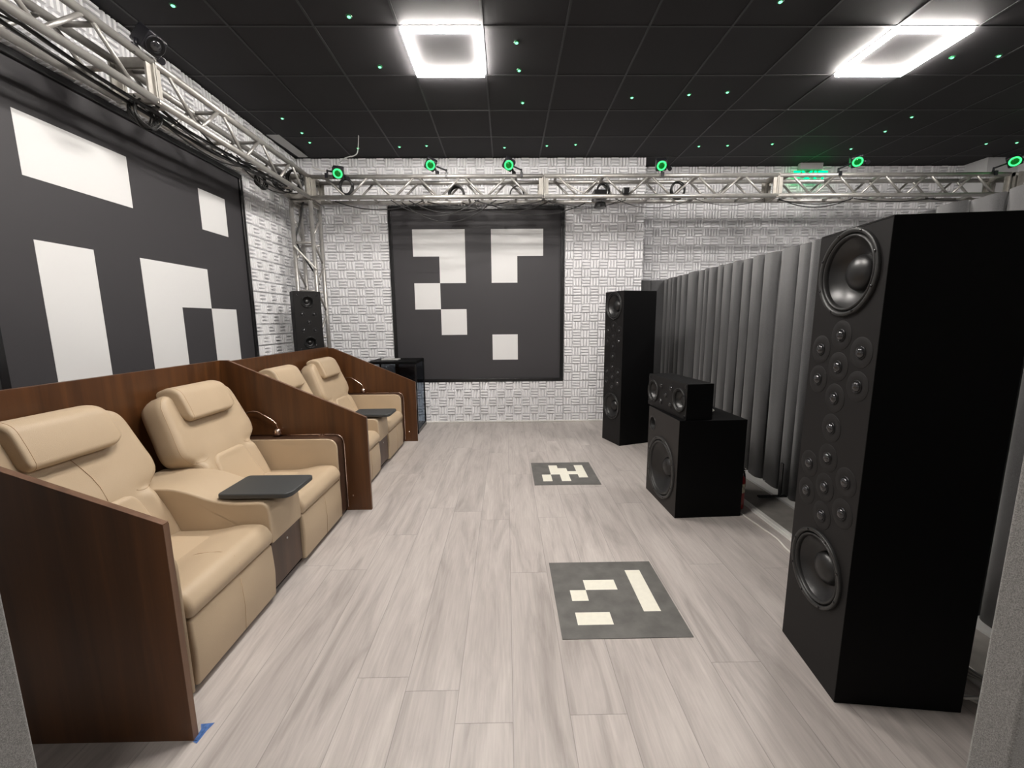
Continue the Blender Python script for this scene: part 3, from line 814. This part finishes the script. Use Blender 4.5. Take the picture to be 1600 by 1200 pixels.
# ------------------------------------------------------------------ felt room divider
fd = empty('felt_divider', (2.22, 3.5, 0))
ys = [5.93, 5.75, 5.56, 5.45, 5.30, 5.11, 4.86, 4.70, 4.60, 4.45, 4.33, 4.16, 4.00, 3.85, 3.67, 3.46, 3.23, 3.08, 2.98, 2.83, 2.67, 2.52, 2.36, 2.20, 2.05, 1.90, 1.74, 1.60, 1.45, 1.30, 1.15, 1.0]
xo = lambda y: 2.235 + .018*math.sin(y*2.1)
def slat(p, q, ztop, bulge, name='felt_slat'):
    p, q = Vector(p), Vector(q); d = q-p; nrm = Vector((-d.y, d.x)).normalized()
    if nrm.x > 0 and abs(d.y) > abs(d.x): nrm = -nrm
    if abs(d.x) > abs(d.y) and nrm.y > 0: nrm = -nrm
    f, b = [], []; n = 9
    for k in range(n+1):
        t = k/n; h = bulge*(1-(2*t-1)**4) + .022*(t)
        c = p+d*t
        f.append(tuple(c+nrm*h)); b.append(tuple(c+nrm*(h-.012) if 0 < k < n else c-nrm*.006))
    poly = f + b[::-1]
    m = MB(); m.loft([[(x-fd.location.x, y-fd.location.y, .015) for x, y in poly], [(x-fd.location.x, y-fd.location.y, ztop) for x, y in poly]], 0, True, True)
    o = m.obj(name, 'felt', fd)
    return o
for k in range(len(ys)-1):
    a, b = ys[k], ys[k+1]
    o = slat((xo(a), a), (xo(b), b-.002), 1.952 + (.006 if k % 2 else 0), .018 + .009*((k*7) % 3))
for (p, q) in (((2.285, 5.935), (2.04, 5.965)), ((2.04, 5.955), (1.87, 5.94))):
    slat(p, q, 1.955, .03)
m = MB()
for k in range(len(ys)-1):
    a, b = ys[k], ys[k+1]; m.box((xo(a)-.0-fd.location.x+.012, b-3.5, 0), (xo(a)-fd.location.x+.03, a-3.5, 1.93))
m.obj('backing_rail', 'felt_d', fd)
MB().box((-.09, -2.5, 0), (.03, 2.35, .014)).obj('floor_rail', 'grey', fd)
m = MB()
for y in (3.62, 3.33, 2.30, 1.75): m.lathe([(.006, 0), (.006, .004), (.003, .006)], 10, 0, Matrix.Translation((xo(y)-.062-2.22, y-3.5, .045)) @ Matrix.Rotation(-PI/2, 4, 'Y'))
m.obj('screws', 'alu', fd)
m = MB().box((-.24, -.435, .014), (-.02, -.405, .024)).box((-.075, -.435, .014), (-.066, -.405, .29))
m.obj('foot_bracket', 'frame', fd)
tag(fd, 'long pleated grey felt room divider standing behind the right-hand speakers', 'room divider')

# near felt panels of the opening the photo is taken through
for s, lab in ((-1, 'grey felt panel edge close to the camera, bottom left corner of the photo'), (1, 'light grey felt panel close to the camera at the right edge of the photo')):
    x0, x1 = (s*(.866 if s > 0 else .868), s*2.6)
    if s < 0: x0, x1 = x1, x0
    o = MB().box((x0, .60, 0), (x1, .66, 2.3)).obj('felt_partition', 'felt_n', bevel=.006)
    tag(o, lab, 'partition', 'felt partitions by the camera')

# ------------------------------------------------------------------ black cabinet in the corner
gc = empty('glass_cabinet', (-1.42, 5.37, 0))
X0, X1, YA, YC, ZT = -.30, .30, -.26, .25, .925
m = MB().box((X0, YA, ZT-.035), (X1, YC, ZT)); m.obj('top', 'black', gc, bevel=.006)
for x in (X0, X1-.018):
    for y in (YA, YC-.018): MB().box((x, y, 0), (x+.018, y+.018, ZT-.035)).obj('post', 'frame', gc)
MB().box((X0, YA, .0), (X1, YC, .05)).obj('base', 'frame', gc, bevel=.004)
for nm, a, b in (('glass_pane', (X0+.018, YA+.006, .05), (X1-.018, YA+.010, ZT-.035)), ('glass_pane', (X1-.010, YA+.018, .05), (X1-.006, YC-.018, ZT-.035)),
                 ('glass_pane', (X0+.018, YC-.010, .05), (X1-.018, YC-.006, ZT-.035)), ('glass_pane', (X0+.006, YA+.018, .05), (X0+.010, YC-.018, ZT-.035))):
    MB().box(a, b).obj(nm, 'glass', gc)
MB().tube(smooth_path([(.21, -.24, .74), (.235, -.20, .70), (.25, -.16, .685)]), .006, 6).obj('handle', 'frame', gc)
tag(gc, 'black topped dark glass cabinet in the corner behind the far booth', 'cabinet')
tag(MB().box((-1.60, 5.29, .925), (-1.38, 5.40, .940)).obj('media_player', 'grey', bevel=.003), 'flat grey box lying on the black corner cabinet', 'box')

# ------------------------------------------------------------------ trusses
R_, CT = .0235, .22
def box_truss(name, A, axis, L, label, node0=.14, pitch=.545, end0=True, end1=True, roll=False, brace_r=.0125):
    """chords run from A along axis; A is chord nearest room, lower; others offset by -dir"""
    t = empty(name, A)
    ax = {'x': Vector((1, 0, 0)), 'y': Vector((0, 1, 0)), 'z': Vector((0, 0, 1))}[axis]
    if axis == 'x': e1, e2 = Vector((0, 1, 0)), Vector((0, 0, 1))
    elif axis == 'y': e1, e2 = Vector((-1, 0, 0)), Vector((0, 0, 1))
    else: e1, e2 = Vector((-1, 0, 0)), Vector((0, 1, 0))
    cs_ = [Vector((0, 0, 0)), e1*CT, e2*CT, e1*CT+e2*CT]
    for c in cs_: MB().tube([c, c+ax*L], R_, 14).obj('chord', 'alu', t)
    # zigzag braces on the two e2 faces
    n = int((L-2*node0)/(pitch/2)+.5); st = (L-2*node0)/n
    for f in (0, 1):
        o = e1*CT*f; up = bool(f) if axis == 'z' else True
        for k in range(n):
            a = node0+k*st; b = a+st
            za, zb = (CT, 0) if (k % 2 == 0) == up else (0, CT)
            g = .016
            MB().tube([o+ax*(a+g)+e2*za, o+ax*(b-g)+e2*zb], brace_r, 8).obj('brace', 'alu', t)
    # rungs top and bottom
    k = 0
    while node0+k*pitch < L-node0+.01:
        a = node0+k*pitch
        for z in (0, CT): MB().tube([e2*z+ax*a, e2*z+ax*a+e1*CT], brace_r*1.15, 8).obj('rung', 'alu', t)
        k += 1
    for q, on in ((.006, end0), (L-.006, end1)):
        if not on: continue
        m = MB()
        c0 = ax*q; d = ax*.006
        corners = [c0-e1*.02-e2*.02, c0+e1*(CT+.02)-e2*.02, c0+e1*(CT+.02)+e2*(CT+.02), c0-e1*.02+e2*(CT+.02)]
        inn = [c0+e1*.035+e2*.035, c0+e1*(CT-.035)+e2*.035, c0+e1*(CT-.035)+e2*(CT-.035), c0+e1*.035+e2*(CT-.035)]
        vs = [p-d for p in corners]+[p-d for p in inn]+[p+d for p in corners]+[p+d for p in inn]
        fs = []
        for i in range(4):
            j = (i+1) % 4
            fs += [(i, j, 4+j, 4+i), (8+i, 12+i, 12+j, 8+j), (i, 8+i, 8+j, j), (4+i, 4+j, 12+j, 12+i)]
        m.add(vs, fs)
        m.obj('end_plate', 'plate_alu', t)
        # side flange strip like the bolted collar seen from the room
        s = 1 if q < L/2 else -1
        w_ = .045*s
        for f in (0, 1):
            o = e1*(CT*f)
            a_, b_ = sorted((q, q+w_))
            p0 = o+ax*a_-e2*.02-e1*.006; p1 = o+ax*b_+e2*(CT+.02)+e1*.006
            m = MB(); m.box([min(p0[i], p1[i]) for i in range(3)], [max(p0[i], p1[i]) for i in range(3)]); m.obj('collar', 'plate_alu', t)
    tag(t, label, 'truss', 'aluminium truss sections')
    return t
TX, TY, TZ = -2.21, 5.0, 2.812
TL_ = 2.665
box_truss('lighting_truss', (TX+.02, TY, TZ), 'x', 2.63, 'aluminium truss section along back wall, from the corner past the poster', end0=True)
box_truss('lighting_truss', (.445, TY, TZ), 'x', 2.685, 'aluminium truss section along back wall above the far tower speaker')
box_truss('lighting_truss', (3.135, TY, TZ), 'x', 2.685, 'aluminium truss section along back wall above the near tower speaker')
box_truss('lighting_truss', (5.865, TY, TZ), 'x', .9, 'short aluminium truss piece at far right of the back truss')
box_truss('lighting_truss', (TX, 2.905, TZ), 'y', TY-2.905-.03, 'aluminium truss section along left wall, reaching the corner', node0=.10)
box_truss('lighting_truss', (TX, .25, TZ), 'y', 2.65, 'aluminium truss section along left wall, nearest the camera')
box_truss('truss_column', (TX-.005, TY, 0), 'z', TZ-.03, 'upright aluminium truss column in the corner behind the small speaker', end1=True)
# corner block
cb = empty('truss_corner_block', (TX, TY, TZ)); m = MB()
for x in (0, -CT):
    for y in (0, CT): MB().tube([(x, y, -.02), (x, y, CT+.02)], R_, 14).obj('chord', 'alu', cb)
for z in (0, CT):
    for a, b in (((0, 0), (-CT, 0)), ((0, CT), (-CT, CT)), ((0, 0), (0, CT)), ((-CT, 0), (-CT, CT))):
        MB().tube([(a[0], a[1], z), (b[0], b[1], z)], R_, 12).obj('chord', 'alu', cb)
tag(cb, 'aluminium corner block where the two overhead trusses meet the column', 'truss')
# big gusset plate at the right end with diamond cut
m = MB(); m.add([(0,0,0),(.26,0,0),(.26,0,.26),(0,0,.26),(.06,0,.13),(.16,0,.03),(.26,0,.13),(.16,0,.23)], [(0,1,6,5),(0,5,4),(0,4,3),(3,4,7),(3,7,6,2)])
o = m.obj('gusset_plate', 'plate_alu', loc=(5.885, TY-.036, TZ-.02)); md = o.modifiers.new('s', 'SOLIDIFY'); md.thickness = .006
tag(o, 'flat aluminium gusset plate with diamond cutout at right end of truss', 'plate')

# ------------------------------------------------------------------ tracking cameras with green rings
def track_cam(x, y, z, tx, ty, tz, roll, clampx, label, lit=True, store={}):
    if lit in store: t = copy_tree(store[lit])
    else:
        t = empty('tracking_camera', (0, 0, 0)); store[lit] = t
        m = MB().box((-.052, -.04, -.052), (.052, .06, .052)); bd = m.obj('housing', 'body', t, bevel=.01)
        MB().lathe([(.050, 0), (.050, .008), (.046, .010), (.030, .010), (.028, .004)], 32, 0, Matrix.Translation((0, -.04, 0)) @ FR, True).obj('front_bezel', 'body', t)
        MB().lathe([(.044, .008), (.044, .0125), (.031, .0125), (.031, .008)], 32, 0, Matrix.Translation((0, -.04, 0)) @ FR, False, False).obj('light_ring', 'green' if lit else 'ring', t)
        MB().lathe([(.029, .006), (.029, .011), (.020, .0145), (.001, .0155)], 28, 0, Matrix.Translation((0, -.04, 0)) @ FR, True, False).obj('lens', 'greenlens' if lit else 'dome', t)
        m = MB().tube([(.05, .01, -.02), (.085, .01, -.045), (.10, .01, -.06)], .012, 8)
        m.lathe([(.02, -.012), (.02, .012)], 14, 0, Matrix.Translation((.088, .01, -.045)) @ FR); m.obj('swivel_arm', 'body', t)
    t.location = (x, y, z); t.scale = (1.12,)*3
    d = Vector((tx-x, ty-y, tz-z)).normalized()
    t.rotation_euler = (d.to_track_quat('-Y', 'Z') @ Matrix.Rotation(roll, 3, 'Y').to_quaternion()).to_euler()
    tag(t, label, 'camera', 'tracking cameras on the trusses')
    # clamp gripping the chord below
    c = MB(); cl = Vector(clampx)
    pts = []
    for k in range(11):
        a = PI*(-.15+1.3*k/10)
        pts.append((cl.x, cl.y+.031*math.cos(a), cl.z+.031*math.sin(a)))
    c.tube(pts, .008, 6); c.tube([(cl.x, cl.y, cl.z+.03), (cl.x, cl.y, cl.z+.075)], .010, 8)
    c.box((cl.x-.015, cl.y-.040, cl.z-.02), (cl.x+.015, cl.y-.027, cl.z+.03)); c.tube([(cl.x, cl.y, cl.z+.065), (x+(cl.x-x)*.35, y+(cl.y-y)*.35, z+(cl.z+.06-z)*.35)], .009, 8)
    o = c.obj('truss_clamp', 'body')
    return o
ZC = TZ+CT
for (x, z, roll, cx, lab) in (
    (-1.85, 3.055, .05, -2.00, 'green-ringed tracking camera at the truss corner, leftmost on the back truss'),
    (-.826, 3.150, .45, -.66, 'green-ringed tracking camera above left part of the poster'),
    (.047, 3.147, .55, .19, 'green-ringed tracking camera above right part of the poster'),
    (1.764, 3.135, 0, 1.79, 'green-ringed tracking camera above the far tower speaker'),
    (3.986, 3.168, -.2, 3.82, 'green-ringed tracking camera just right of the exit sign'),
    (5.80, 3.165, -.3, 5.62, 'green-ringed tracking camera at the far right end of the truss')):
    y = 4.96 if x > -1.5 else 4.93
    tgt = (min(max(x*.55, -1.2), 2.4), 1.4, 1.1)
    c = track_cam(x, y, z, *tgt, roll, (cx, TY, ZC), lab)
    tag(c, 'black clamp holding the ' + lab.replace('green-ringed ', ''), 'clamp', 'camera clamps')
c = track_cam(-2.17, 2.86, 3.12, .6, 2.0, 1.0, .2, (TX, 2.80, ZC), 'dark tracking camera with unlit ring on the left truss', False)
tag(c, 'black clamp holding the dark tracking camera on the left truss', 'clamp', 'camera clamps')

# ------------------------------------------------------------------ green ceiling spots
spots = [(-2.18,3.11),(-1.06,3.21),(-1.02,3.78),(0.10,3.48),(0.13,3.83),(0.18,4.35),(-2.28,4.65),(-2.24,4.98),(-2.27,5.23),(-1.77,5.40),(-1.26,5.36),(-0.93,5.33),(0.00,5.39),(0.51,5.34),(0.85,5.31),(1.21,4.26),(1.73,4.21),(2.07,4.17),(2.36,5.37),(2.70,5.35),(3.22,5.31),(1.84,3.07),(4.30,5.46),(4.29,4.98),(4.27,4.65),(3.63,3.66),(3.99,3.64),(5.84,5.32),(6.18,5.29)]
proto = None
for x, y in spots:
    if proto is None:
        proto = empty('ceiling_spot', (x, y, CZ-.004))
        MB().lathe([(.021, .004), (.021, .001), (.015, -.002), (.012, -.002)], 20, 0, None, True).obj('bezel', 'starh', proto)
        MB().lathe([(.0125, -.001), (.011, -.006), (.006, -.009), (.001, -.0095)], 16, 0, None, True, False).obj('light_dot', 'star', proto)
        t = proto
    else:
        t = copy_tree(proto); t.location = (x, y, CZ-.004)
    where = 'between the trusses and lamps'
    tag(t, 'tiny green ceiling spot light set in a black ceiling tile', 'ceiling light', 'tiny green ceiling spots')

# ------------------------------------------------------------------ exit sign
ex = empty('exit_sign', (4.155, 5.95, CZ))
MB().box((-.155, -.03, -.085), (.155, .03, 0)).obj('housing', 'grey', ex, bevel=.004)
MB().box((-.15, -.003, -.27), (.15, .003, -.085)).obj('clear_panel', 'glass', ex)
fc = bpy.data.curves.new('exit_text', 'FONT'); fc.body = 'EXIT'; fc.size = .22; fc.align_x = 'CENTER'; fc.extrude = .003; fc.offset = .003; fc.space_character = 1.08
to = bpy.data.objects.new('exit_text', fc); C.objects.link(to)
dg = bpy.context.evaluated_depsgraph_get(); dg.update()
me = bpy.data.meshes.new_from_object(to.evaluated_get(dg)); bpy.data.objects.remove(to)
lt = bpy.data.objects.new('letters', me); C.objects.link(lt); lt.parent = ex; lt.rotation_euler[0] = PI/2; lt.location = (0, -.008, -.252)
me.materials.clear(); me.materials.append(M_['exitg'])
tag(ex, 'small hanging exit sign with glowing green letters behind the truss', 'exit sign')

# ceiling hatch flap left of the corner
m = MB().add([(-2.66,5.03,CZ-.004),(-2.52,5.03,CZ-.004),(-2.47,5.60,CZ-.03),(-2.58,5.60,CZ-.03),(-2.66,5.03,CZ-.001),(-2.52,5.03,CZ-.001),(-2.47,5.60,CZ-.024),(-2.58,5.60,CZ-.024)], [(0,1,2,3),(7,6,5,4),(0,1,5,4),(1,2,6,5),(2,3,7,6),(3,0,4,7)])
tag(m.obj('ceiling_vent', 'grey'), 'pale grey air vent strip in the black ceiling at the left corner', 'vent')

# ------------------------------------------------------------------ cables, coils and boxes on the trusses
def sag(p, q, s, r, label, group, jitter=.0, n=14, mat='cable'):
    p, q = Vector(p), Vector(q); pts = []
    for k in range(n+1):
        t = k/n; c = p.lerp(q, t); c.z -= s*4*t*(1-t)
        pts.append(c + Vector((0, random.uniform(-1, 1)*jitter, 0)))
    o = MB().tube(pts, r, 6).obj('cable', mat); tag(o, label, 'cable', group); return o
LB = TZ-.03
gA = 'thin black cable sagging under the back truss above the poster'
gB = 'thin black cable sagging under the back truss right of the poster'
for x0, x1, s, dy in ((-1.95,-.95,.085,.05),(-1.1,-.1,.13,.03),(-1.3,-.3,.16,-.0),(-.9,.05,.055,.08),(-.35,.45,.06,.02),(-1.2,-.15,.20,.1),(-.5,.5,.10,.12),(-.2,.95,.12,.16)):
    sag((x0, TY+dy, LB), (x1, TY+dy, LB), s*1.1, .006, gA, 'cables under the back truss at the poster', .004)
for x0, x1, s, dy in ((.45,1.35,.10,.02),(.5,1.4,.07,.06),(1.3,2.15,.09,.04),(2.2,3.0,.07,.02),(3.15,4.02,.10,.0),(3.2,4.05,.05,.06),(4.05,5.0,.035,.02),(4.9,5.75,.03,.03)):
    sag((x0, TY+dy, LB), (x1, TY+dy, LB), s, .0055 if x0 > 3 else .004, gB, 'cables under the back truss right of the poster', .004)
for k in range(9):
    y0 = random.choice((.6, .9, 2.9, 3.3, 3.8)) + random.uniform(-.1, .1); y1 = min(4.9, y0 + random.uniform(.9, 1.5)); x = TX-.05-.13*random.random()
    sag((x, y0, TZ+.02), (x, y1, TZ+.02), random.uniform(.04, .13), .006, 'black cable slung along inside the left wall truss', 'cables along the left truss', .01)
for k in range(2):
    x = TX-.07-.06*k
    P = [(x, .3, TZ+.08), (x, 1.2, TZ-.0), (x, 1.9, TZ+.03-.02*k), (x, 2.6, TZ-.03), (x, 3.4, TZ-.03-.015*k), (x, 4.1, TZ-.01), (x, 4.8, TZ+.02)]
    cable(P, .011, 'cable', 'black cable slung along inside the left wall truss', 'cables along the left truss')
def coil(c, R, label, axis='y', n=6, arc=1.0, r=.006, a0=0):
    m = MB()
    for k in range(n):
        rr = R*(1+.06*((k*5) % 4-1.5)); off = .008*(k-n/2)
        pts = []
        for i in range(25):
            a = a0+2*PI*arc*i/24
            if axis == 'y': pts.append((c[0]+rr*math.cos(a)*.85, c[1]+off+.01*math.sin(3*a+k), c[2]+rr*math.sin(a)))
            else: pts.append((c[0]+off+.01*math.sin(3*a+k), c[1]+rr*math.cos(a), c[2]+rr*math.sin(a)*.85))
        m.tube(pts, r, 6)
    tag(m.obj('cable_coil', 'cable'), label, 'cable', 'cable coils on the trusses')
coil((-.56, 5.10, 2.855), .10, 'black cable draped in an arch inside the truss, above the poster left part', arc=.55, n=12, a0=-.08)
coil((.14, 5.10, 2.86), .10, 'thin black cable arch inside the truss, above the poster right part', arc=.55, n=2, a0=-.08)
coil((2.02, 5.10, 2.90), .095, 'black cable coil in the truss right of the far tower speaker')
coil((1.15, 5.12, 2.90), .085, 'black cable coil beside the box in the truss above the far tower speaker')
coil((-1.80, 5.02, 2.93), .085, 'black cable coil hanging below the leftmost tracking camera', n=7)
coil((-2.30, 4.86, 2.96), .10, 'black cable coil on the truss corner block', n=7)
coil((-2.33, 2.95, 2.75), .09, 'black cable coil under the joint of the left truss', axis='x', n=8)
coil((-2.36, 4.30, 2.77), .08, 'black cable coil hanging under the far part of the left truss', axis='x', n=5)
coil((-2.34, 4.60, 2.86), .09, 'tangled black cable coil on left truss near the corner', axis='x', n=6)
cable([(-1.98, 5.0, 3.12), (-1.90, 5.02, 3.16), (-1.80, 5.03, 3.24), (-1.70, 5.04, 3.27), (-1.66, 5.05, 3.32), (-1.64, 5.05, 3.485)], .006, 'cable_g', 'grey cable rising from the truss corner to the ceiling')
cable([(-2.20, 5.1, 3.17), (-2.10, 5.05, 3.12), (-2.0, 5.02, 3.10), (-1.93, 4.99, 3.10)], .006, 'cable_w', 'white cable at the truss corner beside the leftmost tracking camera')
m = MB().box((1.03, 5.04, 2.80), (1.18, 5.19, 2.90)); m.lathe([(.075, -.06), (.072, -.045), (.06, 0)], 24, 0, Matrix.Translation((1.12, 5.12, 2.775)))
tag(m.obj('projector_box', 'frame', bevel=.006), 'black box with round underside in the truss above the far tower', 'box')
tag(MB().box((1.335, 4.93, 2.815), (1.415, 4.975, 2.89)).obj('junction_box', 'frame', bevel=.012), 'small black box on the lower truss tube above the far tower', 'box')
cable([(.72, 5.1, 2.98), (.85, 5.08, 2.90), (.98, 5.1, 2.86), (1.05, 5.1, 2.84)], .008, 'cable_w', 'short white cable leading into the black truss box')
cable([(-2.30, 5.02, 2.78), (-2.38, 5.05, 2.55), (-2.42, 5.02, 2.35), (-2.35, 5.06, 2.15), (-2.25, 5.05, 1.98), (-2.20, 5.05, 1.85)], .010, 'cable', 'black cable hanging down inside the corner truss column')
cable([(-2.42, 4.96, 2.28), (-2.30, 4.97, 2.14), (-2.19, 4.97, 2.02)], .010, 'cable_w', 'pale cable crossing the front of the corner truss column')
